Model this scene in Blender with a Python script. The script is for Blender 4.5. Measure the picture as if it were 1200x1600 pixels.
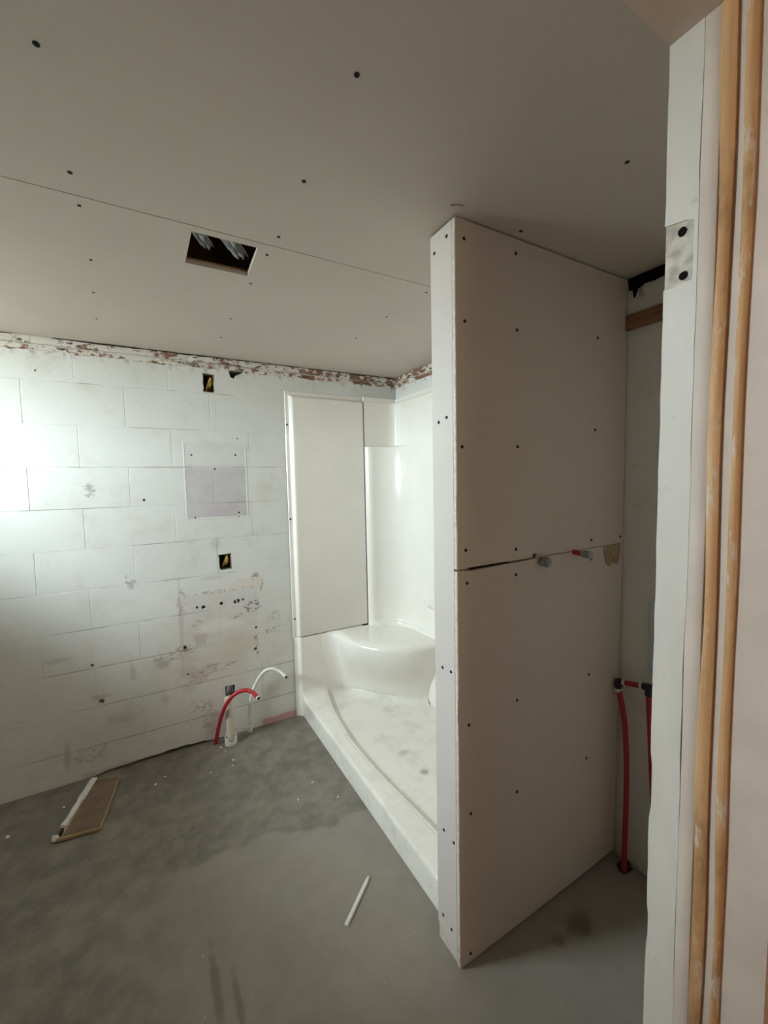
import bpy, bmesh, math, random
from mathutils import Vector, Matrix, noise as mnoise
from mathutils.geometry import tessellate_polygon

for o in list(bpy.data.objects):
    bpy.data.objects.remove(o, do_unlink=True)
scene = bpy.context.scene
C = scene.collection
random.seed(7)

# ------------------------------------------------------------------ camera
F_PX, YAW, PITCH, ROLL, CAM_H = 656.26, 29.521, -4.234, -1.1755, 1.4464
cam_d = bpy.data.cameras.new('camera')
cam = bpy.data.objects.new('camera', cam_d)
C.objects.link(cam)
cam_d.sensor_fit = 'VERTICAL'
cam_d.sensor_height = 36.0
cam_d.lens = F_PX / 1600.0 * 36.0
cam_d.clip_start = 0.02
_y, _p, _r = math.radians(YAW), math.radians(PITCH), math.radians(ROLL)
fw = Vector((math.sin(_y)*math.cos(_p), math.cos(_y)*math.cos(_p), math.sin(_p)))
rt = Vector((math.cos(_y), -math.sin(_y), 0))
up = rt.cross(fw)
rt2 = rt*math.cos(_r) + up*math.sin(_r)
up2 = -rt*math.sin(_r) + up*math.cos(_r)
cam.matrix_world = Matrix(((rt2.x, up2.x, -fw.x, 0), (rt2.y, up2.y, -fw.y, 0),
                           (rt2.z, up2.z, -fw.z, CAM_H), (0, 0, 0, 1)))
scene.camera = cam

# ------------------------------------------------------------------ light
SKY_STRENGTH = 86.0
HALL_GLOW = 8.0
EXPOSURE = -0.12
world = bpy.data.worlds.new('world')
scene.world = world
world.use_nodes = True
bg = world.node_tree.nodes['Background']
bg.inputs[0].default_value = (0.89, 0.955, 1.03, 1)      # overcast daylight
bg.inputs[1].default_value = SKY_STRENGTH
vs = scene.view_settings
vs.view_transform = 'Standard'
vs.look = 'None'
vs.exposure = EXPOSURE
vs.gamma = 1.0
vs.use_curve_mapping = False
# window opening in the left wall (out of view): x = LEFT, lets the sky in
LEFT = -1.50
WIN = (1.56, 2.22, 1.44, 2.11)      # y0,y1,z0,z1
pl = bpy.data.lights.new('window_portal', 'AREA')
pl.shape = 'RECTANGLE'
pl.size = WIN[3]-WIN[2]
pl.size_y = WIN[1]-WIN[0]
pl.cycles.is_portal = True
po = bpy.data.objects.new('window_portal', pl)
C.objects.link(po)
po.location = (LEFT-0.20, (WIN[0]+WIN[1])/2, (WIN[2]+WIN[3])/2)
po.rotation_euler = (0, math.radians(-90), 0)

# ------------------------------------------------------------------ room dimensions (m)
H = 2.13
YA = 2.472         # block wall
XB = 1.505         # right wall (behind the shower, and the alcove)
PX, PY, PW = 0.734, 0.892, 0.111   # partition end, near face, thickness
JX, JY0, JY1 = 0.645, 0.19, 0.333  # door jamb
DOORL, DOORZ = -0.13, 2.019
SEAM = 1.254

# ------------------------------------------------------------------ helpers
def link(name, me, parent=None, mat=None):
    o = bpy.data.objects.new(name, me)
    C.objects.link(o)
    if parent is not None:
        o.parent = parent
    if mat is not None and me is not None and not me.materials:
        me.materials.append(mat)
    return o

def mesh(name, verts, faces, mat=None, parent=None, base=None, smooth=None, recalc=True):
    b = Vector(base) if base is not None else Vector((0, 0, 0))
    me = bpy.data.meshes.new(name)
    me.from_pydata([tuple(Vector(v)-b) for v in verts], [], faces)
    bm = bmesh.new(); bm.from_mesh(me)
    bmesh.ops.remove_doubles(bm, verts=bm.verts, dist=1e-6)
    if recalc:
        bmesh.ops.recalc_face_normals(bm, faces=bm.faces)
    bm.to_mesh(me); bm.free()
    if smooth is not None:
        for p in me.polygons: p.use_smooth = True
        me.set_sharp_from_angle(angle=math.radians(smooth))
    me.update()
    return link(name, me, parent, mat)

def empty(name, loc):
    o = bpy.data.objects.new(name, None)
    o.empty_display_size = 0.05
    C.objects.link(o); o.location = loc
    return o

def tag(o, label, cat, group=None):
    o['label'] = label; o['category'] = cat
    if group: o['group'] = group
    return o

def struct(o, label=None, cat=None):
    o['kind'] = 'structure'
    if label: o['label'] = label
    if cat: o['category'] = cat
    return o

def box_vf(x0, x1, y0, y1, z0, z1):
    v = [(x0,y0,z0),(x1,y0,z0),(x1,y1,z0),(x0,y1,z0),(x0,y0,z1),(x1,y0,z1),(x1,y1,z1),(x0,y1,z1)]
    f = [(0,3,2,1),(4,5,6,7),(0,1,5,4),(1,2,6,5),(2,3,7,6),(3,0,4,7)]
    return v, f

def join(*vfs):
    V, Fc = [], []
    for v, f in vfs:
        n = len(V); V += list(v); Fc += [tuple(i+n for i in q) for q in f]
    return V, Fc

def box(name, x0, x1, y0, y1, z0, z1, mat, parent=None, base=None):
    return mesh(name, *box_vf(x0,x1,y0,y1,z0,z1), mat=mat, parent=parent, base=base)

def prism(outer, holes, m3, d0, d1):
    """flat plate with holes; 2D loops (u,v); m3(u,v,d) -> xyz"""
    loops = [outer] + holes
    flat = [p for l in loops for p in l]
    tris = tessellate_polygon([[Vector((p[0], p[1], 0)) for p in l] for l in loops])
    n = len(flat)
    V = [m3(p[0], p[1], d0) for p in flat] + [m3(p[0], p[1], d1) for p in flat]
    Fc = [tuple(t) for t in tris] + [(t[2]+n, t[1]+n, t[0]+n) for t in tris]
    k = 0
    for l in loops:
        m = len(l)
        for i in range(m):
            a, b = k+i, k+(i+1) % m
            Fc.append((a, b, b+n, a+n))
        k += m
    return V, Fc

def rect(u0, u1, v0, v1): return [(u0,v0),(u1,v0),(u1,v1),(u0,v1)]
def ngon(u, v, r, n=8, jit=0.0, sq=1.0):
    return [(u+r*(1+random.uniform(-jit,jit))*math.cos(2*math.pi*i/n), v+sq*r*(1+random.uniform(-jit,jit))*math.sin(2*math.pi*i/n)) for i in range(n)]
def ragged(u0, u1, v0, v1, step, amp, seed=0):
    rnd = random.Random(seed); out = []
    cs = [(u0,v0),(u1,v0),(u1,v1),(u0,v1)]
    for i in range(4):
        a, b = cs[i], cs[(i+1) % 4]
        L = math.hypot(b[0]-a[0], b[1]-a[1]); n = max(1, int(L/step))
        for k in range(n):
            t = k/n
            out.append((a[0]+(b[0]-a[0])*t+rnd.uniform(-amp,amp), a[1]+(b[1]-a[1])*t+rnd.uniform(-amp,amp)))
    return out

def catmull(pts, n=8):
    P = [Vector(p) for p in pts]; P = [2*P[0]-P[1]] + P + [2*P[-1]-P[-2]]
    out = []
    for i in range(1, len(P)-2):
        for k in range(n):
            t = k/n
            a, b, c, d = P[i-1], P[i], P[i+1], P[i+2]
            out.append(0.5*((2*b)+(c-a)*t+(2*a-5*b+4*c-d)*t*t+(3*b-a-3*c+d)*t**3))
    out.append(P[-2])
    return out

def tube_vf(path, r, n=12, caps=(True, True)):
    path = [Vector(p) for p in path]
    R = r if isinstance(r, (list, tuple)) else [r]*len(path)
    V, Fc = [], []
    t0 = (path[1]-path[0]).normalized()
    nrm = t0.orthogonal().normalized()
    for i, p in enumerate(path):
        a = path[max(i-1,0)]; b = path[min(i+1,len(path)-1)]
        t = (b-a).normalized()
        nrm = (nrm - t*nrm.dot(t)).normalized()
        bn = t.cross(nrm)
        for k in range(n):
            an = 2*math.pi*k/n
            V.append(tuple(p + (nrm*math.cos(an)+bn*math.sin(an))*R[i]))
    for i in range(len(path)-1):
        for k in range(n):
            a = i*n+k; b = i*n+(k+1) % n
            Fc.append((a, b, b+n, a+n))
    if caps[0]: Fc.append(tuple(reversed(range(n))))
    if caps[1]: Fc.append(tuple((len(path)-1)*n+k for k in range(n)))
    return V, Fc

def ring_vf(c, axis, r0, r1, length, n=16):
    """hollow collar: from c along axis"""
    c = Vector(c); ax = Vector(axis).normalized(); u = ax.orthogonal().normalized(); w = ax.cross(u)
    V, Fc = [], []
    for (r, d) in ((r0,0),(r1,0),(r1,length),(r0,length)):
        for k in range(n):
            an = 2*math.pi*k/n
            V.append(tuple(c+ax*d+(u*math.cos(an)+w*math.sin(an))*r))
    for s in range(4):
        e = (s+1) % 4
        for k in range(n):
            k2 = (k+1) % n
            Fc.append((s*n+k, s*n+k2, e*n+k2, e*n+k))
    return V, Fc

def grid_vf(rows):
    """rows: list of equal-length lists of xyz"""
    m = len(rows[0]); V = [p for r in rows for p in r]
    Fc = [(i*m+j, i*m+j+1, (i+1)*m+j+1, (i+1)*m+j) for i in range(len(rows)-1) for j in range(m-1)]
    return V, Fc

def resample(pts, n):
    P = [Vector(p) for p in pts]; L = [0]
    for i in range(1, len(P)): L.append(L[-1]+(P[i]-P[i-1]).length)
    out = []; j = 0
    for k in range(n):
        s = L[-1]*k/(n-1)
        while j < len(P)-2 and L[j+1] < s: j += 1
        d = L[j+1]-L[j]
        out.append(P[j].lerp(P[j+1], (s-L[j])/d if d else 0))
    return out

def sstep(a, b, x):
    t = min(1, max(0, (x-a)/(b-a))); return t*t*(3-2*t)

CH = .198; CZ0 = .155 - .198          # block course height, bottom of first (buried) course
# ------------------------------------------------------------------ materials
class NT:
    def __init__(s, name, rough=0.6, spec=0.3):
        s.m = bpy.data.materials.new(name); s.m.use_nodes = True
        s.t = s.m.node_tree; s.b = s.t.nodes['Principled BSDF']
        s.b.inputs['Roughness'].default_value = rough
        s.b.inputs['Specular IOR Level'].default_value = spec
        s._pos = None
    def n(s, ty, **kw):
        q = s.t.nodes.new(ty)
        for k, v in kw.items(): setattr(q, k, v)
        return q
    def put(s, sock, v):
        if hasattr(v, 'is_output') or isinstance(v, bpy.types.NodeSocket): s.t.links.new(v, sock)
        elif isinstance(v, tuple) and len(v) == 3 and sock.type == 'RGBA': sock.default_value = (*v, 1)
        else: sock.default_value = v
    def math(s, op, a, b=0.0, c=None):
        q = s.n('ShaderNodeMath', operation=op)
        s.put(q.inputs[0], a); s.put(q.inputs[1], b)
        if c is not None: s.put(q.inputs[2], c)
        return q.outputs[0]
    def pos(s):
        if s._pos is None:
            g = s.n('ShaderNodeNewGeometry'); x = s.n('ShaderNodeSeparateXYZ')
            s.t.links.new(g.outputs['Position'], x.inputs[0])
            s._pos = (g.outputs['Position'], x.outputs[0], x.outputs[1], x.outputs[2])
        return s._pos
    def noise(s, scale, detail=3.0, rough=0.55, stretch=None, off=0.0):
        q = s.n('ShaderNodeTexNoise')
        v = s.pos()[0]
        if stretch or off:
            mp = s.n('ShaderNodeMapping'); s.t.links.new(v, mp.inputs[0])
            if stretch: mp.inputs['Scale'].default_value = stretch
            mp.inputs['Location'].default_value = (off, off*1.3, off*.7)
            v = mp.outputs[0]
        s.t.links.new(v, q.inputs['Vector'])
        q.inputs['Scale'].default_value = scale; q.inputs['Detail'].default_value = detail
        q.inputs['Roughness'].default_value = rough
        return q.outputs['Fac']
    def rng(s, v, a, b, c=0.0, d=1.0):
        q = s.n('ShaderNodeMapRange', interpolation_type='SMOOTHSTEP')
        s.put(q.inputs['Value'], v)
        for k, x in zip(('From Min','From Max','To Min','To Max'), (a,b,c,d)): q.inputs[k].default_value = x
        return q.outputs['Result']
    def mix(s, f, a, b):
        q = s.n('ShaderNodeMix', data_type='RGBA')
        s.put(q.inputs['Factor'], f); s.put(q.inputs['A'], a) if False else None
        ins = [i for i in q.inputs if i.type == 'RGBA']
        s.put(ins[0], a); s.put(ins[1], b)
        return [o for o in q.outputs if o.type == 'RGBA'][0]
    def ell(s, u, v, cu, cv, ru, rv, soft=0.6, nz=None, amp=0.6):
        a = s.math('MULTIPLY', s.math('SUBTRACT', u, cu), 1/ru)
        b = s.math('MULTIPLY', s.math('SUBTRACT', v, cv), 1/rv)
        d = s.math('SQRT', s.math('ADD', s.math('MULTIPLY', a, a), s.math('MULTIPLY', b, b)))
        if nz is not None: d = s.math('MULTIPLY_ADD', s.math('SUBTRACT', nz, 0.5), 2*amp, d)
        return s.rng(d, 1.0, 1.0-soft)
    def rct(s, u, v, u0, u1, v0, v1, soft=0.004, nz=None, amp=0.01):
        a = s.math('SUBTRACT', s.math('ABSOLUTE', s.math('SUBTRACT', u, (u0+u1)/2)), (u1-u0)/2)
        b = s.math('SUBTRACT', s.math('ABSOLUTE', s.math('SUBTRACT', v, (v0+v1)/2)), (v1-v0)/2)
        d = s.math('MAXIMUM', a, b)
        if nz is not None: d = s.math('MULTIPLY_ADD', s.math('SUBTRACT', nz, 0.5), 2*amp, d)
        return s.rng(d, 0.0, -soft)
    def col(s, c): s.put(s.b.inputs['Base Color'], c)
    def bump(s, h, strength=0.3, dist=0.002):
        q = s.n('ShaderNodeBump'); q.inputs['Strength'].default_value = strength; q.inputs['Distance'].default_value = dist
        s.put(q.inputs['Height'], h); s.t.links.new(q.outputs[0], s.b.inputs['Normal'])

def simple(name, col, rough=0.6, spec=0.3, var=0.08, scale=14, bump=0.0, metal=0.0):
    m = NT(name, rough, spec)
    nz = m.noise(scale, 4)
    dk = tuple(c*(1-var*2) for c in col)
    m.col(m.mix(m.rng(nz, .3, .7), dk, col))
    if bump: m.bump(m.noise(scale*8, 3), bump, 0.001)
    m.b.inputs['Metallic'].default_value = metal
    return m.m

# painted block wall with its stains
def make_block_paint():
    m = NT('painted_block', 0.68, 0.2)
    _, x, y, z = m.pos()
    n1 = m.noise(3.0, 4); n2 = m.noise(18, 4, .6); n3 = m.noise(60, 3, .6); n4 = m.noise(7, 5, .7, off=3.1)
    c = m.mix(m.rng(n1, .35, .7), (.725,.725,.685), (.76,.762,.725))
    c = m.mix(m.math('MULTIPLY', m.rng(n4, .50, .72), .42), c, (.60,.56,.48))
    # general grime towards the plumbing, a shape of its own
    g = m.math('MULTIPLY', m.ell(x, z, .30, .45, .55, .45, .9, n4, .9), .62)
    c = m.mix(g, c, (.58,.50,.41))
    # grime near floor on the left
    g = m.math('MULTIPLY', m.ell(x, z, -.28, .16, .42, .22, .9, n4, 1.1), .35)
    c = m.mix(g, c, (.50,.46,.42))
    # ghost of the removed cabinet
    r = m.rct(x, z, .190, .505, 1.262, 1.672, .010, n2, .008)
    lower = m.rng(z, 1.56, 1.52)
    gf = m.math('MULTIPLY', r, m.math('MULTIPLY_ADD', lower, .58, .22))
    gf = m.math('MULTIPLY', gf, m.rng(n4, .25, .65, .65, 1.0))
    c = m.mix(gf, c, (.50,.45,.47))
    # small ghost below upper box
    r2 = m.rct(x, z, .318, .362, 1.80, 1.90, .004, n2, .003)
    r2i = m.rct(x, z, .323, .357, 1.805, 1.895, .004, n2, .003)
    c = m.mix(m.math('MULTIPLY', m.math('SUBTRACT', r2, r2i), .35), c, (.55,.52,.48))
    # ghost of the removed basin
    b = m.rct(x, z, .13, .545, .60, .855, .02, n2, .03)
    c = m.mix(m.math('MULTIPLY', b, .34), c, (.60,.55,.52))
    # pink-beige plaster smear with wavy top at the right
    p = m.ell(x, z, .48, .875, .12, .035, .25, n2, .5)
    c = m.mix(m.math('MULTIPLY', p, .7), c, (.74,.66,.59))
    # peeled chips
    chips = m.rng(m.noise(48, 6, .72, (1,1,1.6)), .52, .55)
    def chip(cx, cz, rx, rz, colr, k=.85, thr=None):
        nonlocal c
        e = m.ell(x, z, cx, cz, rx, rz, .35, n2, .4)
        f = m.math('MULTIPLY', m.math('MULTIPLY', e, chips if thr is None else thr), k)
        c = m.mix(f, c, colr)
    chip(.505, .735, .055, .045, (.16,.14,.13))
    chip(.42, .69, .055, .020, (.20,.18,.16))
    chip(.19, .69, .05, .022, (.25,.20,.19))
    chip(.14, .80, .03, .10, (.45,.33,.33), .7)
    chip(.56, .86, .014, .05, (.30,.20,.13), .9)
    chip(.30, .42, .16, .03, (.32,.25,.20), .7)
    chip(.525, .50, .012, .09, (.34,.22,.14), .9)
    chip(.15, .555, .07, .03, (.22,.16,.13), .8)
    chip(.60, .57, .05, .02, (.30,.26,.26), .7)
    chip(.18, .22, .05, .06, (.40,.32,.27), .6)
    chip(-.09, .96, .035, .05, (.30,.27,.22), .6)
    chip(-.235, 1.43, .03, .05, (.28,.27,.23), .7)
    chip(.25, .14, .06, .12, (.38,.25,.20), .5)
    chip(.53, .91, .03, .03, (.36,.25,.18), .8)
    chip(.05, .53, .08, .03, (.28,.24,.21), .6)
    chip(.36, .85, .20, .012, (.48,.36,.30), .8)
    chip(.20, .38, .06, .04, (.30,.22,.17), .7)
    chip(-.30, .12, .10, .05, (.34,.28,.24), .5)
    chip(.64, .62, .03, .10, (.40,.34,.30), .5)
    # solid scuffs
    def smear(cx, cz, rx, rz, colr, k, amp=.5):
        nonlocal c
        c = m.mix(m.math('MULTIPLY', m.ell(x, z, cx, cz, rx, rz, .7, n2, amp), k), c, colr)
    smear(.515, .545, .013, .018, (.42,.24,.12), .8)
    smear(.145, .553, .018, .015, (.20,.12,.08), .8)
    smear(.03, .50, .05, .035, (.34,.30,.28), .55)
    smear(-.105, .49, .02, .06, (.42,.38,.35), .45)
    smear(-.25, .40, .06, .02, (.36,.34,.31), .40)
    smear(-.40, .62, .08, .02, (.48,.45,.40), .45)
    smear(-.09, .945, .02, .03, (.32,.29,.24), .5)
    smear(-.235, 1.44, .018, .03, (.36,.35,.30), .6)
    smear(.60, 1.40, .07, .13, (.66,.64,.50), .45)
    smear(.58, 1.70, .05, .12, (.70,.68,.58), .35)
    smear(-.40, .14, .02, .09, (.36,.32,.30), .5)
    smear(.17, .42, .10, .13, (.52,.42,.33), .5, 1.2)
    smear(.40, .52, .16, .10, (.60,.53,.42), .5, 1.2)
    smear(.22, .60, .05, .05, (.45,.36,.32), .5, 1.0)
    smear(.13, .70, .02, .16, (.55,.42,.42), .6, .9)
    smear(.30, .10, .10, .08, (.55,.40,.35), .5, 1.1)
    smear(.545, .30, .012, .20, (.62,.56,.48), .5, .6)
    smear(.33, 1.12, .03, .05, (.55,.51,.45), .5, .8)
    smear(.30, .93, .09, .02, (.58,.53,.45), .5, .9)
    smear(.34, .66, .18, .05, (.80,.77,.72), .6, .9)
    smear(-.15, .25, .12, .06, (.50,.46,.41), .45, 1.1)
    smear(.03, .30, .03, .04, (.48,.41,.35), .5, .9)
    smear(.62, .20, .07, .10, (.62,.55,.48), .4, 1.0)
    # pink stains along the foot of the wall
    c = m.mix(m.math('MULTIPLY', m.rct(x, z, .53, .80, -.02, .045, .012, n2, .012), .75), c, (.66,.30,.30))
    c = m.mix(m.math('MULTIPLY', m.rct(x, z, -.35, -.02, -.02, .035, .02, n2, .015), .55), c, (.55,.36,.33))
    # rust creeping down from the ceiling line
    rust = m.math('MULTIPLY', m.rng(z, 2.02, 2.09), m.rng(m.noise(30, 5, .7, (1,1,.6)), .52, .62))
    c = m.mix(m.math('MULTIPLY', rust, .7), c, (.28,.19,.13))
    # grime caught in some of the joints
    fr = m.math('FRACT', m.math('MULTIPLY', m.math('SUBTRACT', z, CZ0-CH*4), 1/CH))
    jd = m.math('MULTIPLY', m.math('SUBTRACT', .5, m.math('ABSOLUTE', m.math('SUBTRACT', fr, .5))), CH)
    jm = m.math('MULTIPLY', m.rng(jd, .0032, .0010), m.rng(m.noise(3.2, 3, .6, (1,1,2.), off=9.), .46, .60))
    c = m.mix(m.math('MULTIPLY', m.math('MULTIPLY', jm, m.rng(x, 1.49, 1.46)), .62), c, (.26,.23,.19))
    m.col(c)
    edge = m.math('SUBTRACT', m.rct(x, z, .183, .512, 1.255, 1.68, .004, n2, .006), m.rct(x, z, .190, .505, 1.262, 1.672, .004, n2, .006))
    h = m.math('ADD', m.math('MULTIPLY', n3, .22), m.math('MULTIPLY', n2, .45))
    h = m.math('ADD', h, m.math('MULTIPLY', edge, .9))
    m.bump(h, .35, .0035)
    return m.m
M = {}
M['block'] = make_block_paint()

def make_peel(name='peeling_paint', base=(.72,.69,.62)):
    m = NT(name, .75, .2)
    _, x, y, z = m.pos()
    n = m.noise(26, 6, .72, (1,1,1.5)); n2 = m.noise(9, 3, .6, off=2.)
    t = m.math('MULTIPLY_ADD', n2, .5, m.math('MULTIPLY', n, .75))
    t = m.math('MULTIPLY_ADD', x, .035, t)
    c = m.mix(m.rng(t, .635, .69), base, (.25,.13,.085))
    c = m.mix(m.rng(m.noise(40, 5, .7, (.4,.4,1.2), off=5.), .575, .62), c, (.09,.07,.055))
    m.col(c); m.bump(n, .6, .004)
    return m.m
M['peel'] = make_peel()

def make_gyp(name, col):
    m = NT(name, .72, .2)
    n = m.noise(2.2, 4); n2 = m.noise(90, 2, .5)
    c = m.mix(m.rng(n, .3, .7), tuple(k*.96 for k in col), col)
    c = m.mix(m.math('MULTIPLY', m.rng(m.noise(5, 5, .7, off=8.), .6, .75), .18), c, tuple(k*.75 for k in col))
    m.col(c); m.bump(n2, .06, .001)
    return m.m
M['ceil'] = make_gyp('ceiling_paper', (.635,.565,.49))
M['gyp'] = make_gyp('wallboard_paper', (.62,.535,.45))
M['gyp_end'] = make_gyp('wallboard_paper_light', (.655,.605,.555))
M['gypcore'] = simple('gypsum_core', (.74,.66,.56), .9, .1, .12, 60, .3)

def make_floor():
    m = NT('concrete', .82, .25)
    _, x, y, z = m.pos()
    n1 = m.noise(2.4, 5, .6); n2 = m.noise(12, 5, .65); n3 = m.noise(70, 4, .6)
    c = m.mix(m.rng(n1, .3, .7), (.175,.156,.126), (.25,.224,.184))
    c = m.mix(m.math('MULTIPLY', m.rng(n2, .4, .72), .45), c, (.33,.30,.255))
    c = m.mix(m.math('MULTIPLY', m.rng(n2, .52, .28), .5), c, (.14,.125,.10))
    # paler area on the doorway side, edge bowed
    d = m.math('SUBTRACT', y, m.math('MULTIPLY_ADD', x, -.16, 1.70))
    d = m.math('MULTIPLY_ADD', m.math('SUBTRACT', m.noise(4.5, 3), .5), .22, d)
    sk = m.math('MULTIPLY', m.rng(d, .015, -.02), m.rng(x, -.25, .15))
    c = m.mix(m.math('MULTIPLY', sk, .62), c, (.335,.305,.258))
    # trails dribbled on the slab
    def smear(cx, cy, rx, ry, colr, k, amp=.5):
        nonlocal c
        c = m.mix(m.math('MULTIPLY', m.ell(x, y, cx, cy, rx, ry, .7, n2, amp), k), c, colr)
    smear(.10, 1.22, .018, .16, (.12,.11,.095), .55)
    smear(.15, 1.12, .014, .16, (.12,.11,.095), .5)
    smear(1.15, .80, .07, .05, (.14,.095,.055), .7)
    smear(1.05, .80, .03, .03, (.14,.10,.06), .5)
    smear(.34, 2.2, .05, .02, (.14,.12,.10), .4)
    smear(-.45, 2.2, .25, .2, (.19,.17,.15), .5, .8)
    # flecks of plaster
    fl = m.rng(m.noise(85, 2, .5, off=4.), .735, .76)
    c = m.mix(m.math('MULTIPLY', fl, .6), c, (.62,.60,.56))
    m.col(c)
    m.bump(m.math('ADD', m.math('MULTIPLY', n2, .6), m.math('MULTIPLY', n3, .3)), .3, .004)
    return m.m
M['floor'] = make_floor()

def make_shower():
    m = NT('gelcoat', .15, .5)
    n = m.noise(5, 4, .6)
    _, x, y, z = m.pos()
    c = m.mix(m.rng(n, .3, .7), (.89,.855,.78), (.92,.885,.81))
    # dirt tracked onto the pan floor
    low = m.rng(z, .14, .10)
    d = m.math('MULTIPLY', m.math('MULTIPLY', low, m.rng(m.noise(7, 5, .7, off=6.), .46, .72)), .45)
    c = m.mix(d, c, (.58,.55,.49))
    def smear(cx, cy, rx, ry, k):
        nonlocal c
        c = m.mix(m.math('MULTIPLY', m.math('MULTIPLY', low, m.ell(x, y, cx, cy, rx, ry, .7, m.noise(25, 4), .6)), k), c, (.34,.32,.29))
    smear(1.07, 1.55, .03, .025, .7); smear(1.2, 1.52, .012, .012, .8); smear(1.06, 1.72, .05, .03, .35)
    m.col(c)
    m.put(m.b.inputs['Roughness'], m.rng(n, .3, .75, .13, .24))
    return m.m
M['shower'] = make_shower()
M['seam'] = simple('seam_sealant', (.42,.40,.36), .8, .1)
M['screw'] = simple('black_screw', (.012,.012,.013), .55, .3)
M['dark'] = simple('dark_void', (.012,.011,.010), .9, .05)
M['cavity'] = simple('old_masonry', (.07,.055,.045), .95, .05, .3, 30, .4)
M['jamb'] = None
def make_jamb():
    m = NT('jamb_paint', .5, .35)
    _, x, y, z = m.pos()
    n = m.noise(12, 4, .6, (1,1,.3))
    c = m.mix(m.rng(n, .35, .7), (.67,.635,.565), (.73,.695,.63))
    c = m.mix(m.math('MULTIPLY', m.rng(m.noise(22, 5, .7, off=2.), .62, .72), .5), c, (.52,.46,.40))
    m.col(c); m.bump(m.noise(45, 3), .25, .0015)
    return m.m
M['jamb'] = make_jamb()
M['jamb_old'] = simple('old_pink_paint', (.72,.61,.52), .6, .3, .06, 9, .15)
def make_wood(name, a, b, st=(1,1,.06), rough=.6):
    m = NT(name, rough, .3)
    n = m.noise(60, 5, .6, st); n2 = m.noise(6, 4, .6)
    c = m.mix(m.rng(n, .3, .7), a, b)
    c = m.mix(m.math('MULTIPLY', m.rng(n2, .5, .7), .5), c, tuple(k*.6 for k in a))
    m.col(c); m.bump(n, .3, .001)
    return m.m
def make_stripped():
    m = NT('stripped_wood', .6, .3)
    n = m.noise(60, 5, .6, (1,1,.06)); n2 = m.noise(9, 5, .65, (1,1,.5)); n3 = m.noise(38, 5, .7, (1,1,.25), 2.)
    c = m.mix(m.rng(n, .3, .7), (.50,.27,.115), (.66,.40,.20))
    c = m.mix(m.math('MULTIPLY', m.rng(n2, .52, .66), .65), c, (.30,.15,.06))
    c = m.mix(m.math('MULTIPLY', m.rng(n3, .54, .62), .75), c, (.66,.56,.46))
    m.col(c); m.bump(m.math('ADD', n, n3), .6, .0015)
    return m.m
M['wood'] = make_stripped()
M['plank'] = make_wood('stained_plank', (.20,.095,.05), (.30,.15,.08), (1,.06,1))
M['stud'] = make_wood('framing_lumber', (.42,.29,.17), (.55,.40,.25))
M['red'] = simple('red_tubing', (.42,.018,.026), .35, .45, .05)
M['pexwhite'] = simple('white_tubing', (.72,.71,.66), .35, .45, .03)
M['pvc'] = simple('cream_plastic_pipe', (.72,.66,.54), .45, .4, .06)
M['grey'] = simple('grey_fitting', (.33,.33,.31), .45, .4, .12, 40)
M['brass'] = simple('dull_brass', (.36,.32,.24), .40, .5, .12, 60, 0, .6)
M['rag'] = simple('grey_rag', (.24,.23,.22), .95, .05, .3, 70, .6)
M['black'] = simple('black_fitting', (.02,.02,.022), .4, .4)
M['foil'] = simple('silver_foil', (.60,.62,.64), .38, .5, .1, 50, .6, .5)
M['cable_y'] = simple('yellow_cable', (.62,.42,.10), .5, .4, .05)
M['cable_d'] = simple('dark_cable', (.05,.05,.05), .6, .3)
M['kraft'] = simple('brown_board_paper', (.225,.165,.108), .85, .15, .10, 20)
M['kraft_l'] = simple('tan_kraft_paper', (.42,.31,.18), .85, .15, .08, 20)
M['white'] = simple('white_plaster', (.80,.79,.75), .8, .2, .05, 60, .3)
M['bluep'] = simple('pale_blue_plate', (.58,.66,.74), .5, .3, .04)
M['hallwall'] = simple('hall_paint', (.66,.56,.47), .7, .2, .04, 4)
M['hallfloor'] = simple('hall_floor', (.30,.24,.18), .7, .2, .1, 6)
M['ground'] = simple('bare_soil', (.41,.365,.285), .9, .1, .15, 3)
M['frame'] = simple('window_frame_paint', (.78,.78,.76), .4, .4, .03)
def make_glass():
    m = NT('window_glass', .02)
    t = m.t; t.nodes.remove(m.b)
    out = [q for q in t.nodes if q.type == 'OUTPUT_MATERIAL'][0]
    tr = m.n('ShaderNodeBsdfTransparent'); gl = m.n('ShaderNodeBsdfGlossy'); mx = m.n('ShaderNodeMixShader')
    tr.inputs[0].default_value = (.93,.97,.96,1); gl.inputs['Roughness'].default_value = .02
    fr = m.n('ShaderNodeFresnel'); fr.inputs[0].default_value = 1.45
    t.links.new(fr.outputs[0], mx.inputs[0]); t.links.new(tr.outputs[0], mx.inputs[1]); t.links.new(gl.outputs[0], mx.inputs[2])
    t.links.new(mx.outputs[0], out.inputs[0])
    return m.m
M['glass'] = make_glass()

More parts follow.
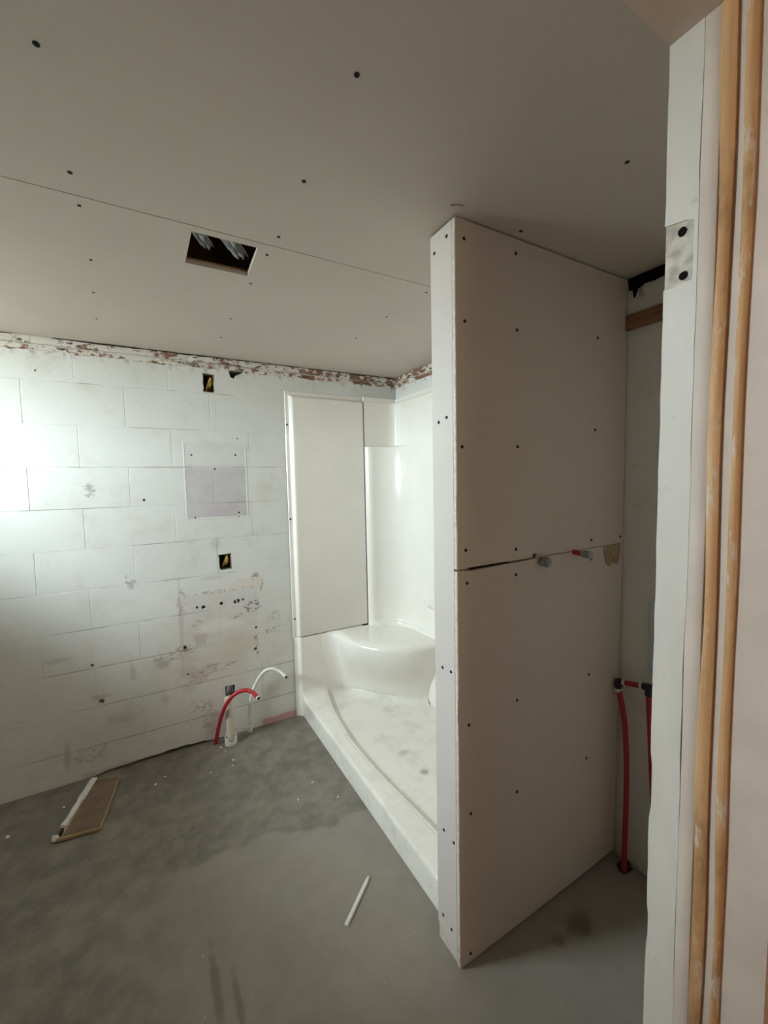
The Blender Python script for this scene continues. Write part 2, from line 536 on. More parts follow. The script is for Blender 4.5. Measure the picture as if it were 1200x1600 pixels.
# ================================================================== SETTING
# ---- floor: a slab whose far edge stops just short of the block wall
rnd = random.Random(3)
def floor_vf():
    xs = [LEFT + i*(XB-.016-LEFT)/90 for i in range(91)]
    far = []
    for x in xs:
        far.append(YA+.06)
    V, Fc = [], []
    for x, f in zip(xs, far):
        V += [(x, JY1-.16, 0), (x, f, 0), (x, f, -.06)]
    for i in range(90):
        a = i*3; Fc += [(a, a+3, a+4, a+1), (a+1, a+4, a+5, a+2)]
    return V, Fc
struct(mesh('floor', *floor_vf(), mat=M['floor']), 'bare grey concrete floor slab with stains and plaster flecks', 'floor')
box('sub_base', LEFT-.2, XB+.3, JY1-.2, YA+.3, -.2, -.06, M['cavity'], bpy.data.objects['floor'])
struct(box('ground_outside', -14, LEFT-.17, -8, 12, .2, .5, M['ground']), 'bare tan soil outside the window', 'ground')
struct(box('floor_hall', LEFT-.2, XB+.3, -1.75, JY1-.16, -.06, 0, M['hallfloor']), 'hall floor outside the doorway', 'floor')

# ---- block walls: backing plus individually set blocks
BL = .396                             # block length
wall_back = struct(box('wall_back', LEFT-.15, XB+.15, YA+.075, YA+.16, -.1, 2.45, M['cavity']),
                   'white painted concrete block wall with ghost marks of removed fixtures', 'wall')
wall_right = struct(box('wall_right', XB+.075, XB+.16, -.0, YA+.16, -.1, 2.45, M['cavity']),
                    'painted block wall behind the shower and the dark alcove', 'wall')
def block_vf(w, h, depth, holes=(), ch=.0022, cd=.0012):
    """u,v from corner 0,0; front at d=0 facing -d"""
    m3 = lambda u, v, d: (u, d, v)
    if holes:
        V, Fc = prism(rect(ch, w-ch, ch, h-ch), [list(l) for l in holes], m3, 0, depth)
        V2 = [(ch,0,ch),(w-ch,0,ch),(w-ch,0,h-ch),(ch,0,h-ch),(0,cd,0),(w,cd,0),(w,cd,h),(0,cd,h)]
        F2 = [(0,1,5,4),(1,2,6,5),(2,3,7,6),(3,0,4,7)]
        return join((V, Fc), (V2, F2))
    V = [(ch,0,ch),(w-ch,0,ch),(w-ch,0,h-ch),(ch,0,h-ch),(0,cd,0),(w,cd,0),(w,cd,h),(0,cd,h),
         (0,depth,0),(w,depth,0),(w,depth,h),(0,depth,h)]
    Fc = [(0,1,2,3),(0,4,5,1),(1,5,6,2),(2,6,7,3),(3,7,4,0),(4,8,9,5),(5,9,10,6),(6,10,11,7),(7,11,8,4)]
    return V, Fc
HOLES = [  # loops in wall coordinates (x, z)
    ragged(.300,.357,1.942,2.040,.02,.0025,1), ragged(.305,.371,.968,1.056,.02,.003,2),
    [(.428,2.074),(.436,2.058),(.443,2.034),(.462,2.028),(.470,2.046),(.498,2.058),(.514,2.074)],
    ragged(.335,.385,.232,.296,.02,.003,5)]
for (hx, hz, hr) in [(.212,.777,.0075),(.244,.773,.011),(.338,.778,.010),(.413,.776,.011),(.428,.778,.012),(.456,.783,.007),
                     (-.26,.375,.013),(.225,1.605,.005),(.451,1.608,.006),(.227,1.269,.005),(.455,1.285,.005),(.455,1.262,.004),
                     (.338,1.53,.005),(-.008,1.375,.006),(.141,.555,.010),(.522,.605,.008),(.527,.478,.010),(.15,.415,.006),
                     (-.405,1.98,.005),(-.275,.567,.008),(.465,1.70,.004)]:
    HOLES.append(ngon(hx, hz, hr, 8, .12))
full = None
def lay(wall, along0, along1, place, seed, zmin=-1, skip=None, depth=.072, holes=(), mat=None, ztop=H-.004, foot=False):
    global_rnd = random.Random(seed)
    meshes = {}
    for k in range(-0, 12):
        z0 = CZ0 + k*CH; z1 = z0 + CH
        if z1 > ztop: z1 = ztop
        if z1 - z0 < .02 or z1 < zmin: continue
        off = -.265 + (0 if k % 2 == 0 else BL/2)
        i0 = math.floor((along0-off)/BL)
        u = off + i0*BL
        while u < along1 - 1e-4:
            u0, u1 = max(u, along0), min(u+BL, along1)
            u += BL
            if u1-u0 < .03: continue
            if skip and skip(u0, u1, z0, z1): continue
            mine = [[(p[0]-u0, p[1]-z0) for p in l] for l in holes
                    if all(u0+.004 < p[0] < u1-.004 and z0+.003 < p[1] < z1-.003 for p in l)]
            w, h = u1-u0, z1-z0
            key = (round(w,3), round(h,3))
            pr = global_rnd.uniform(-.0005, .0005)
            if k == 0 and foot:
                n = max(2, int(w/.012)); bot = []
                for q in range(n+1):
                    uu = w*q/n; a = u0+uu
                    on = sstep(-.50,-.38,a)*(1-sstep(.50,.58,a))
                    zz = -.004 + on*(.005+.024*max(0, mnoise.noise(Vector((a*3.5,1.3,0)))+.28+.25*mnoise.noise(Vector((a*19,4.3,0)))))
                    bot.append((uu, zz-z0))
                me = None; V, Fc = prism(bot+[(w,h),(0,h)], mine, lambda u,v,d:(u,d,v), 0, depth); mine = mine or [1]
            elif mine:
                me = None; V, Fc = block_vf(w, h, depth, mine)
            elif key in meshes:
                me = meshes[key]; V = None
            else:
                V, Fc = block_vf(w, h, depth); me = None
            if me is None:
                tmp = mesh('block', V, Fc, mat or M['block'], wall)
                if not mine: meshes[key] = tmp.data
                o = tmp
            else:
                o = link('block', me, wall)
            place(o, u0, z0, pr)
def place_back(o, u, z, pr): o.location = (u, YA+pr, z)
def place_right(o, u, z, pr):
    # face towards -x; local u runs along -y when rotated by -90 deg
    o.rotation_euler = (0, 0, math.radians(-90)); o.location = (XB+pr, YA-u, z)
# some outlets straddle a joint: shift joints are tested by containment, so add a helper pass
def fit_holes(loops):
    out = []
    for l in loops:
        us = [p[0] for p in l]; zs = [p[1] for p in l]
        cu, cz = (min(us)+max(us))/2, (min(zs)+max(zs))/2
        k = math.floor((cz-CZ0)/CH); z0 = CZ0+k*CH; z1 = min(z0+CH, H-.004)
        off = -.265 + (0 if k % 2 == 0 else BL/2)
        i = math.floor((cu-off)/BL); u0 = off+i*BL; u1 = u0+BL
        m = .005
        du = max(0, u0+m-min(us)) - max(0, max(us)-(u1-m)); dz = max(0, z0+m-min(zs)) - max(0, max(zs)-(z1-m))
        out.append([(p[0]+du, p[1]+dz) for p in l])
    return out
HOLES = fit_holes(HOLES)
lay(wall_back, LEFT, XB, place_back, 1, skip=lambda u0,u1,z0,z1: u0 > .80 and z1 < 1.9, holes=HOLES, foot=True)
# right wall: only above the shower and in the alcove (along = YA - y)
lay(wall_right, 0, YA-JY1+.1, place_right, 2, skip=lambda u0,u1,z0,z1: (u1 < YA-PY-PW) and z1 < 1.9, ztop=2.112)
box('panel_backing', XB+.004, XB+.07, PY+PW, YA, -.06, 1.93, M['cavity'], wall_right)
box('panel_backing', .80, XB, YA+.004, YA+.07, -.06, 1.93, M['cavity'], wall_back)

# ---- ragged strips of old trim under the ceiling
def trim_vf(p0, p1, nrm, z0, z1, depth, seed, amp=.006):
    p0, p1, nrm = Vector(p0), Vector(p1), Vector(nrm)
    L = (p1-p0).length; n = int(L/.012)
    rows = []
    for i in range(n+1):
        s = L*i/n; P = p0+(p1-p0)*(i/n)
        f = lambda o, k=14.: mnoise.noise(Vector((s*k, o+seed, .3)))
        a = z0 + amp*f(0) + amp*.8*f(9, 45.); b = z1 + .2*amp*f(3)
        d = depth*(1+.35*f(5, 22.))
        if f(7, 5.) > .42: d *= .35
        ring = [(0,a),(d*.8,a+.002),(d,a+(b-a)*.35),(d*(.9+.2*f(8,40.)),a+(b-a)*.7),(d*.85,b),(0,b)]
        rows.append([tuple(P+nrm*q[0]+Vector((0,0,q[1]))) for q in ring])
    return grid_vf(rows)
t1 = struct(mesh('trim_1', *trim_vf((LEFT,YA,0),(XB,YA,0),(0,-1,0),2.096,H-.001,.014,1,.004), mat=M['peel'], smooth=35),
            'ragged strip of peeling old trim along the top of the block wall', 'trim')
mesh('plaster_ridge', *trim_vf((LEFT,YA,0),(XB,YA,0),(0,-1,0),2.068,2.090,.007,4,.007), mat=M['peel'], parent=t1, smooth=35)
mesh('shadow_gap_strip', *trim_vf((LEFT,YA,0),(XB,YA,0),(0,-1,0),H-.006,H-.0005,.0175,9,.003), mat=M['cavity'], parent=t1, smooth=35)  # dark strip painting in the shadow gap against the ceiling
t2 = struct(mesh('trim_2', *trim_vf((XB,PY+PW,0),(XB,YA,0),(-1,0,0),2.098,H-.001,.014,2,.004), mat=M['peel'], smooth=35),
            'ragged strip of peeling old trim above the shower back wall', 'trim')
mesh('plaster_ridge', *trim_vf((XB,PY+PW,0),(XB,YA,0),(-1,0,0),2.068,2.09,.007,5,.007), mat=M['peel'], parent=t2, smooth=35)

# ---- ceiling
ceiling = struct(box('ceiling', LEFT-.15, XB+.15, JY0, YA+.16, 2.42, 2.5, M['cavity']),
                 'bare plasterboard ceiling with black screws and a cut-out', 'ceiling')
mc = lambda u, v, d: (u, v, H+d)
CUT = [(.147,1.284),(.324,1.284),(.332,1.468),(.145,1.468)]
crack = [(.700,.868),(.715,.858),(.735,.855),(.733,.859),(.716,.863),(.705,.872)]
sh1 = mesh('plasterboard_sheet', *prism(rect(LEFT, XB, JY1-.02, SEAM-.0015), [crack], mc, 0, .0125), mat=M['ceil'], parent=ceiling)
sh2 = mesh('plasterboard_sheet', *prism(rect(LEFT, XB, SEAM+.0015, YA), [CUT], mc, 0, .0125), mat=M['ceil'], parent=ceiling)
box('joint_backing', LEFT, XB, SEAM-.03, SEAM+.028, H+.0127, H+.03, M['dark'], ceiling)
box('crack_backing', .68, .75, .84, .885, H+.0127, H+.03, M['dark'], ceiling)
# paper-faced rim of the cut-out
box('cut_rim', .150, .330, 1.472, 1.487, H+.0125, H+.020, M['stud'], ceiling)
for yj in (.62, 1.03, 1.68, 2.0, 2.4):
    box('joist', LEFT, XB, yj-.02, yj+.02, H+.07, 2.42, M['stud'], ceiling)

def screw_mesh():
    V, Fc = [], []
    n = 10
    prof = [(.0052,0),(.0050,-.0010),(.0034,-.0016),(.0018,-.0004)]
    for r, z in prof:
        for k in range(n): V.append((r*math.cos(2*math.pi*k/n), r*math.sin(2*math.pi*k/n), -z))
    for s in range(3):
        for k in range(n): Fc.append((s*n+k, s*n+(k+1) % n, (s+1)*n+(k+1) % n, (s+1)*n+k))
    Fc.append(tuple(3*n+k for k in range(n)))
    me = bpy.data.meshes.new('screw'); me.from_pydata(V, [], Fc); me.materials.append(M['screw']); me.update()
    return me
SCREW = screw_mesh()      # head points to +z
def screw(loc, nrm, parent, s=1.0):
    o = link('screw', SCREW, parent)
    o.location = loc
    o.rotation_euler = Vector(nrm).to_track_quat('Z', 'Y').to_euler()
    o.scale = (s, s, s)
for (x, y) in [(-.109,.867),(.348,.677),(-.105,1.171),(.352,.960),(.954,.575),(.361,1.201),(.945,.866)]:
    screw((x, y, H), (0,0,-1), sh1, 1.0)
for (x, y) in [(-.102,1.294),(.356,1.309),(.353,1.517),(-.105,1.579),(-.121,1.834),(-.134,2.109),(.916,1.562),(.914,1.852),
               (.348,1.868),(.345,2.121),(.932,1.300)]:
    screw((x, y, H), (0,0,-1), sh2, .9)

# ---- things in the ceiling cavity
def foil_strap(path, w, seed, label):
    P = catmull(path, 6); rows = []
    for i, p in enumerate(P):
        t = (P[min(i+1,len(P)-1)]-P[max(i-1,0)]).normalized(); sd = t.cross(Vector((0,0,1))).normalized()
        r = []
        for k in range(9):
            u = (k/8-.5); fold = .012*math.sin(u*11+i*.25) + .006*mnoise.noise(Vector((u*8, i*.6, seed)))
            r.append(tuple(p+sd*(u*w)+Vector((0,0,fold))))
        rows.append(r)
    V, Fc = grid_vf(rows)
    o = mesh('foil_duct', V, Fc, M['foil'], base=P[0], smooth=50); o.location = P[0]
    s = o.modifiers.new('s', 'SOLIDIFY'); s.thickness = .002
    return tag(o, label, 'duct', 'crumpled foil in the ceiling opening')
foil_strap([(.165,1.270,H+.085),(.215,1.315,H+.062),(.265,1.370,H+.045),(.312,1.425,H+.040)], .038, 1, 'crumpled silver foil strip across the middle of the ceiling opening')
foil_strap([(.120,1.270,H+.080),(.150,1.335,H+.060),(.185,1.400,H+.055),(.215,1.450,H+.060)], .026, 2, 'darker crumpled foil strip at the left end of the ceiling opening')
cb = mesh('cable', *tube_vf(catmull([(.24,1.27,H+.20),(.26,1.33,H+.09),(.285,1.36,H+.06),(.30,1.34,H+.075),(.28,1.30,H+.12)], 6), .006, 8), mat=M['pexwhite'], base=(.24,1.27,H+.20), smooth=50)
cb.location = (.24,1.27,H+.20); tag(cb, 'pale looped cable inside the ceiling opening', 'cable')

# ---- partition (stud wall clad in plasterboard)
PXE = XB          # runs back to right wall
wp = struct(box('wall_partition', PX+.03, PXE, PY+.03, PY+PW-.03, 0, .04, M['stud']),
            'short stud partition clad in plasterboard beside the shower', 'wall')
box('top_plate', PX+.03, PXE, PY+.0135, PY+PW-.0135, H-.045, H-.004, M['stud'], wp)
for xs in (PX+.013, .945, 1.32, PXE-.04):
    box('stud', xs, xs+.038, PY+.0135, PY+PW-.0135, .04, H-.045, M['stud'], wp)
mp = lambda u, v, d: (u, PY+d, v)
def wob(pts, amp, seed, step=.03):
    r = random.Random(seed); out = []
    for i in range(len(pts)):
        a, b = pts[i], pts[(i+1) % len(pts)]
        L = math.hypot(b[0]-a[0], b[1]-a[1]); n = max(1, int(L/step))
        for k in range(n):
            t = k/n; j = 0 if k == 0 else amp
            out.append((a[0]+(b[0]-a[0])*t+r.uniform(-j,j), a[1]+(b[1]-a[1])*t+r.uniform(-j,j)))
    return out
up_out = wob([(PX,1.1985),(.78,1.2005),(1.028,1.2005),(1.03,1.212),(1.046,1.212),(1.048,1.1975),(1.08,1.1975),(1.10,1.2015),(PXE-.006,1.205),(PXE-.006,H-.006),(PX,H-.006)], .0007, 1, .05)
lo_out = wob([(PX,.004),(.80,.004),(1.2,.012),(PXE-.02,.022),(PXE-.006,1.2035),(1.10,1.1990),(1.05,1.1975),(1.03,1.1960),(.80,1.1895),(.75,1.1900),(PX,1.1925)], .0007, 2, .05)
up = mesh('plasterboard_sheet', *prism(up_out, [], mp, 0, .0125), mat=M['gyp'], parent=wp)
lo = mesh('plasterboard_sheet', *prism(lo_out, [], mp, 0, .0125), mat=M['gyp'], parent=wp)
# exposed gypsum core down the outer edge of the near sheets, ragged paper
def core_vf(z0, z1, seed):
    rows = []; n = int((z1-z0)/.02)
    for i in range(n+1):
        z = z0+(z1-z0)*i/n; j = .0009*mnoise.noise(Vector((z*25, seed, 0))); k = .0016*max(0, mnoise.noise(Vector((z*7, seed+4, 0))))
        rows.append([(PX+.001, PY+.0006+j, z), (PX-.0016-k, PY+.0014+j, z), (PX-.0024-k, PY+.007, z), (PX-.0016, PY+.0125+j, z), (PX+.006, PY+.0150+j, z)])
    return grid_vf(rows)
mesh('board_edge', *core_vf(1.2, H-.008, 1), mat=M['gypcore'], parent=wp, smooth=40)
mesh('board_edge', *core_vf(.006, 1.191, 2), mat=M['gypcore'], parent=wp, smooth=40)
me_ = lambda u, v, d: (PX+.002+d, u, v)
endp = mesh('end_board', *prism(wob([(PY+.0185,.003),(PY+PW,.055),(PY+PW,H-.006),(PY+.0185,H-.004)], .0006, 3, .04), [], me_, 0, .0105), mat=M['gyp_end'], parent=wp)
# wall sheet on the shower side
box('plasterboard_sheet', PX+.0135, PXE, PY+PW-.0125, PY+PW, .06, H-.006, M['gyp'], wp)
box('bottom_blocking', PX+.004, PX+.03, PY+.02, PY+PW-.004, 0, .05, M['gypcore'], wp)
for (x, z) in [(.763,2.076),(.953,2.084),(.764,1.866),(.959,1.873),(1.335,1.906),(.752,1.534),(.963,1.539),(1.329,1.603),(.763,1.250),
               (.957,1.234),(1.318,1.230),(1.485,1.228),(.767,1.157),(.957,1.156),(.771,.743),(.964,.762),(1.316,.755),(.776,.472),(.965,.463),(1.31,.45),(.772,.03)]:
    screw((x, PY, z), (0,-1,0), up if z > 1.2 else lo, .95)
for (y, z) in [(.930,2.094),(.985,2.075),(.973,1.609),(.937,1.618),(.967,.893),(.928,.895),(.969,.381),(.922,.376),(.977,.094),(.936,.085)]:
    screw((PX+.002, y, z), (-1,0,0), endp, .95)
# torn tan paper tongues by the alcove end of the joint
tp = wob([(1.385,1.202),(1.392,1.165),(1.402,1.138),(1.418,1.130),(1.434,1.140),(1.440,1.158),(1.446,1.140),(1.458,1.131),(1.472,1.140),(1.482,1.165),(1.487,1.205)], .0008, 5, .01)
mesh('torn_paper', *prism(tp, [], lambda u, v, d: (u, PY-.0006-d-.004*max(0,(1.2-v)/.07)**2, v), 0, .0012), mat=M['kraft_l'], parent=wp)

# ---- dark alcove wall details
z_pl = 1.952
pk = mesh('timber_batten', *box_vf(XB-.018, XB-.001, JY1+.02, PY-.004, 1.952, 2.002), mat=M['plank'], base=(XB-.018, JY1+.02, 1.952))
pk.location = (XB-.018, JY1+.02, 1.952); tag(pk, 'reddish brown timber batten across the alcove wall near the ceiling', 'batten')
gap = [(JY1+.02,2.127),(JY1+.02,2.10),(.5,2.098),(.62,2.096),(.70,2.099),(.76,2.095),(.80,2.090),(.835,2.092),(.858,2.083),(.866,2.060),(.872,2.058),(.876,2.085),(PY-.003,2.088),(PY-.003,2.127)]
mesh('broken_gap', *prism(gap, [], lambda u, v, d: (XB-.003-d, u, v), 0, .002), mat=M['dark'], parent=wall_right)
bp = mesh('wall_plate', *box_vf(XB-.008, XB-.0016, .60, .787, .758, 1.018), mat=M['bluep'], base=(XB-.008,.69,.758))
bp.location = (XB-.008, .69, .758); tag(bp, 'pale blue flat plate on the alcove wall beside the door jamb', 'plate')

# ---- left wall with the window, out of view but lighting the room
y0, y1, z0, z1 = WIN
ml = lambda u, v, d: (LEFT-d, u, v)
wl = struct(mesh('wall_left', *prism(rect(-1.75, YA+.16, -.1, 2.5), [rect(y0,y1,z0,z1)], ml, 0, .16), mat=M['jamb']), 'painted side wall with the window', 'wall')
wn = struct(mesh('window_1', *prism(rect(y0,y1,z0,z1), [rect(y0+.03,y1-.03,z0+.03,z1-.03)], ml, .06, .11), mat=M['frame']), 'small white framed window in the side wall', 'window')
mesh('glazing_bar', *box_vf(LEFT-.10, LEFT-.07, (y0+y1)/2-.012, (y0+y1)/2+.012, z0+.03, z1-.03), mat=M['frame'], parent=wn)
for a, b in ((y0+.03,(y0+y1)/2-.012), ((y0+y1)/2+.012, y1-.03)):
    mesh('pane', *box_vf(LEFT-.088, LEFT-.084, a, b, z0+.03, z1-.03), mat=M['glass'], parent=wn)

# ---- door wall and hall
md = lambda u, v, d: (u, JY0+d, v)
opening = [(DOORL-.02,-.1),(DOORL-.02,DOORZ+.02),(JX+.02,DOORZ+.02),(JX+.02,-.1)]
outer = [(LEFT-.2,-.1)] + opening + [(XB+.16,-.1),(XB+.16,2.5),(LEFT-.2,2.5)]
struct(mesh('wall_front', *prism(outer, [], md, .002, JY1-JY0-.002), mat=M['hallwall']), 'wall pierced by the doorway', 'wall')
dr = struct(box('door_1', JX+.002, JX+.02, JY0, JY1-.001, 0, DOORZ, M['jamb_old']), 'stripped painted door frame with bare wood lines and a hinge mortise', 'door frame')
# face layer of the jamb with the cut hinge mortise
mj = lambda u, v, d: (JX+d, u, v)
fy0 = .292
notch = [(JY1-.0002,1.703),(.320,1.7015),(.308,1.7045),(.2975,1.7035),(.2965,1.72),(.2972,1.75),(.2965,1.779),(.305,1.7835),(.318,1.7855),(JY1,1.788)]
face = [(fy0,0),(JY1,0)]
r = random.Random(9); zz = .05
while zz < 1.69:
    d = r.uniform(0,.0012) + (.004 if (abs(zz-.98) < .02 or abs(zz-.76) < .015) else 0)
    face.append((JY1-d, zz)); zz += .035
face += notch
zz = 1.82
while zz < 2.0: face.append((JY1-r.uniform(0,.001), zz)); zz += .04
face += [(JY1,DOORZ),(fy0,DOORZ)]
zz = 1.98
while zz > .03: face.append((fy0+.0025*mnoise.noise(Vector((zz*4,2,0)))+r.uniform(-.0006,.0006), zz)); zz -= .045
mesh('jamb_face', *prism(face, [], mj, -.0016, .0022), mat=M['jamb'], parent=dr)
mort = simple('scuffed_mortise', (.70,.64,.54), .7, .2, .20, 70, .3)
mesh('hinge_mortise', *prism(rect(.290,JY1-.0005,1.698,1.792), [ngon(.312,1.772,.0062,10,.1), ngon(.309,1.714,.0062,10,.1)], mj, .0012, .0022), mat=mort, parent=dr)
for (y, z) in ((.312,1.772),(.309,1.714)):
    mesh('screw_hole', *ring_vf((JX+.0018, y, z), (1,0,0), .0001, .0075, .0004, 10), mat=M['dark'], parent=dr)
def vstrip(y0, y1, prot, name, mat, seed, n=60, wv=.0015, bead=False):
    rows = []
    for i in range(n+1):
        z = DOORZ*i/n
        o = wv*mnoise.noise(Vector((z*3, seed, 0))); o2 = wv*mnoise.noise(Vector((z*4.3, seed+5, 0)))
        k = 1+.35*mnoise.noise(Vector((z*7, seed+9, 0)))
        a, b = y0+o, y1+o2
        if bead:
            row = [(JX+.002, a, z)]
            for q in range(7):
                t = q/6; row.append((JX-prot*k*math.sin(math.pi*(.08+.84*t))**.7, a+(b-a)*t, z))
            row.append((JX+.002, b, z))
        else:
            row = [(JX+.002,b,z),(JX-prot+.0008,b,z),(JX-prot,b-.0012,z),(JX-prot,a+.0012,z),(JX-prot+.0008,a,z),(JX+.002,a,z)]
        rows.append(row)
    return mesh(name, *grid_vf(rows), mat=mat, parent=dr, smooth=40)
vstrip(.2725,.2925,.0012,'stop_ghost',M['jamb_old'],1)
vstrip(.2575,.2718,.0042,'bare_wood_bead',M['wood'],2,wv=.0042,bead=True)
vstrip(.2365,.2470,.0038,'bare_wood_bead',M['wood'],3,wv=.003,bead=True)
box('head_jamb', DOORL-.02, JX+.02, JY0, JY1-.001, DOORZ, DOORZ+.018, M['jamb_old'], dr)
box('jamb', DOORL-.02, DOORL, JY0, JY1-.001, 0, DOORZ, M['jamb_old'], dr)

struct(mesh('wall_hall_back', *box_vf(LEFT-.2, XB+.16, -1.85, -1.75, -.1, 2.5), mat=M['hallwall']), 'hall wall behind the viewer', 'wall')
struct(mesh('wall_hall_side', *box_vf(XB, XB+.16, -1.75, JY0, -.1, 2.5), mat=M['hallwall']), 'hall side wall', 'wall')
struct(mesh('ceiling_hall', *box_vf(LEFT-.2, XB+.16, -1.85, JY0+.002, 2.3, 2.4), mat=M['hallwall']), 'hall ceiling', 'ceiling')
LAMP = (.36, -1.10, 2.3)  # unseen lantern added behind the viewer as soft warm fill
lamp = empty('hall_fill_lamp', LAMP); tag(lamp, 'unseen round lantern added in the hall for soft warm fill', 'lamp')
mesh('cord', *tube_vf([(0,0,0),(0,0,-.33)], .004, 8), mat=M['frame'], parent=lamp)
gm = NT('fill_glow'); gm.b.inputs['Emission Color'].default_value = (1,.70,.44,1); gm.col((.9,.85,.8))
gm.b.inputs['Emission Strength'].default_value = HALL_GLOW
rows = [[(.21*math.sin(math.pi*(.03+.94*i/10))*math.cos(2*math.pi*k/18), .21*math.sin(math.pi*(.03+.94*i/10))*math.sin(2*math.pi*k/18), -.53+.20*math.cos(math.pi*(.03+.94*i/10))) for k in range(19)] for i in range(11)]
mesh('lantern', *grid_vf(rows), mat=gm.m, parent=lamp, smooth=60)

# ================================================================== SHOWER
SX, SB, SA = .779, 1.461, 2.442       # front face, back wall face, side face
SB2 = 1.480
ZT, ZS, ZL, ZP = .115, .50, 1.67, 1.958
SY0 = PY+PW+.006
sh = empty('shower_unit', (SX, 1.74, 0)); SHB = (SX, 1.74, 0)
tag(sh, 'glossy white moulded shower stall with corner seat and low threshold', 'shower')
def spart(name, vf, mat=None, smooth=38): return mesh(name, *vf, mat=mat or M['shower'], parent=sh, base=SHB, smooth=smooth)
# side panel against the block wall: flange, rolled step, flat field
def side_vf():
    xs = [.738,.742,.757,.760,.763,.766,.769,.772,.776,.781,.79,1.0,1.23,1.240,1.2435,1.246]
    zs = [ZS+.001,ZS+.004,ZS+.008,1.2,1.94,1.948,1.952,1.955,1.958,1.961,1.964,1.968,1.985,1.988]
    rows = []
    for z in zs:
        row = []
        for x in xs:
            d = .004 + .0235*min(sstep(.758,.780,x), 1-sstep(1.948,1.968,z))
            if x > 1.238: d -= .010*sstep(1.239,1.246,x)
            if z < ZS+.006: d -= .006*(1-sstep(ZS+.001,ZS+.006,z))
            if x <= .738 or z >= 1.988: d = 0
            row.append((x, YA-.0035-max(d,0), z))
        rows.append(row)
    return grid_vf(rows)
sp_ = spart('side_panel', side_vf())
for (x, z) in ((.748,1.79),(.748,1.23),(.752,.615)):
    o = link('screw', SCREW, sp_); o.location = Vector((x, YA-.009, z))-Vector(SHB); o.rotation_euler = Vector((0,-1,0)).to_track_quat('Z','Y').to_euler(); o.scale = (1.1,1.1,1.1)
# corner and back panel
NP = 70
low = [(1.2475,2.455),(1.2475,SA-.002),(1.250,2.428),(1.256,2.414),(1.266,2.407)] 
for i in range(25):
    a = math.pi/2*(1-i/24)
    low.append((1.275+(SB-1.275)*math.cos(a), 2.19+.214*math.sin(a)))
low += [(SB, 2.0), (SB, 1.5), (SB, SY0)]
upp = [(1.2475,2.455),(1.2475,SA),(1.26,SA),(1.40,SA)]
for i in range(13):
    a = math.pi/2*(1-i/12); upp.append((1.430+(SB2-1.430)*math.cos(a), SA-.05+.05*math.sin(a)))
upp += [(SB2, 2.0), (SB2, 1.5), (SB2, SY0)]
def rs(p): return [Vector((q[0], q[1], 0)) for q in resample([(a,b,0) for a, b in p], NP)]
lowr, uppr = rs(low), rs(upp)
lowr[1] = Vector((1.2475,SA-.002,0)); uppr[1] = Vector((1.2475,SA,0))
def row_at(mixf, z, inset=0):
    out = []
    for i in range(NP):
        p = lowr[i].lerp(uppr[i], mixf)
        if inset:
            t = (lowr[min(i+1,NP-1)]-lowr[max(i-1,0)]).normalized(); nn = Vector((t.y, -t.x, 0))
            if nn.dot(Vector((-1,-1,0))) < 0: nn = -nn
            p = p + nn*inset*(1 if i > 3 else 0)
        out.append((p.x, p.y, z))
    return out
rows = [row_at(0, ZS-.01, .016), row_at(0, ZS+.008, .015), row_at(0, ZS+.018, .011), row_at(0, ZS+.024, .003), row_at(0, ZS+.032)]
for k in range(1, 8): rows.append(row_at(0, ZS+.03+(ZL-.05-ZS)*k/8))
rows += [row_at(0, ZL-.012), row_at(.02, ZL-.005), row_at(.10, ZL-.001), row_at(.5, ZL), row_at(.93, ZL+.001), row_at(.99, ZL+.006), row_at(1, ZL+.014), row_at(1, 1.80), row_at(1, ZP-.01), row_at(1, ZP)]
top = [(p[0]+.02*(i/NP), p[1]+.012, ZP+.006) for i, p in enumerate(row_at(1, ZP))]
rows.append(top)
spart('corner_panel', grid_vf(rows), smooth=50)
box_top = join(box_vf(1.25, 1.50, SA+.004, YA-.003, ZP-.01, 1.988), box_vf(SB2+.006, XB-.001, SY0, YA-.002, ZP-.01, 1.988))
spart('top_flange', box_top)
# small soap ledge moulded into the back wall
def ledge():
    rows = []
    for i in range(13):
        t = i/12; y = 2.10-.40*t; d = .045*math.sin(math.pi*min(1,t*1.15+.0))**.6 if t < .87 else .045*max(0,(1-t)/.13)
        d = max(.001, .05*min(1, t/.25)*min(1,(1-t)/.15+.02))
        rows.append([(SB+.002,y,.735),(SB-d*.7,y,.722),(SB-d,y,.712),(SB-d*.8,y,.703),(SB+.002,y,.665)])
    return grid_vf(rows)
spart('soap_ledge', ledge())
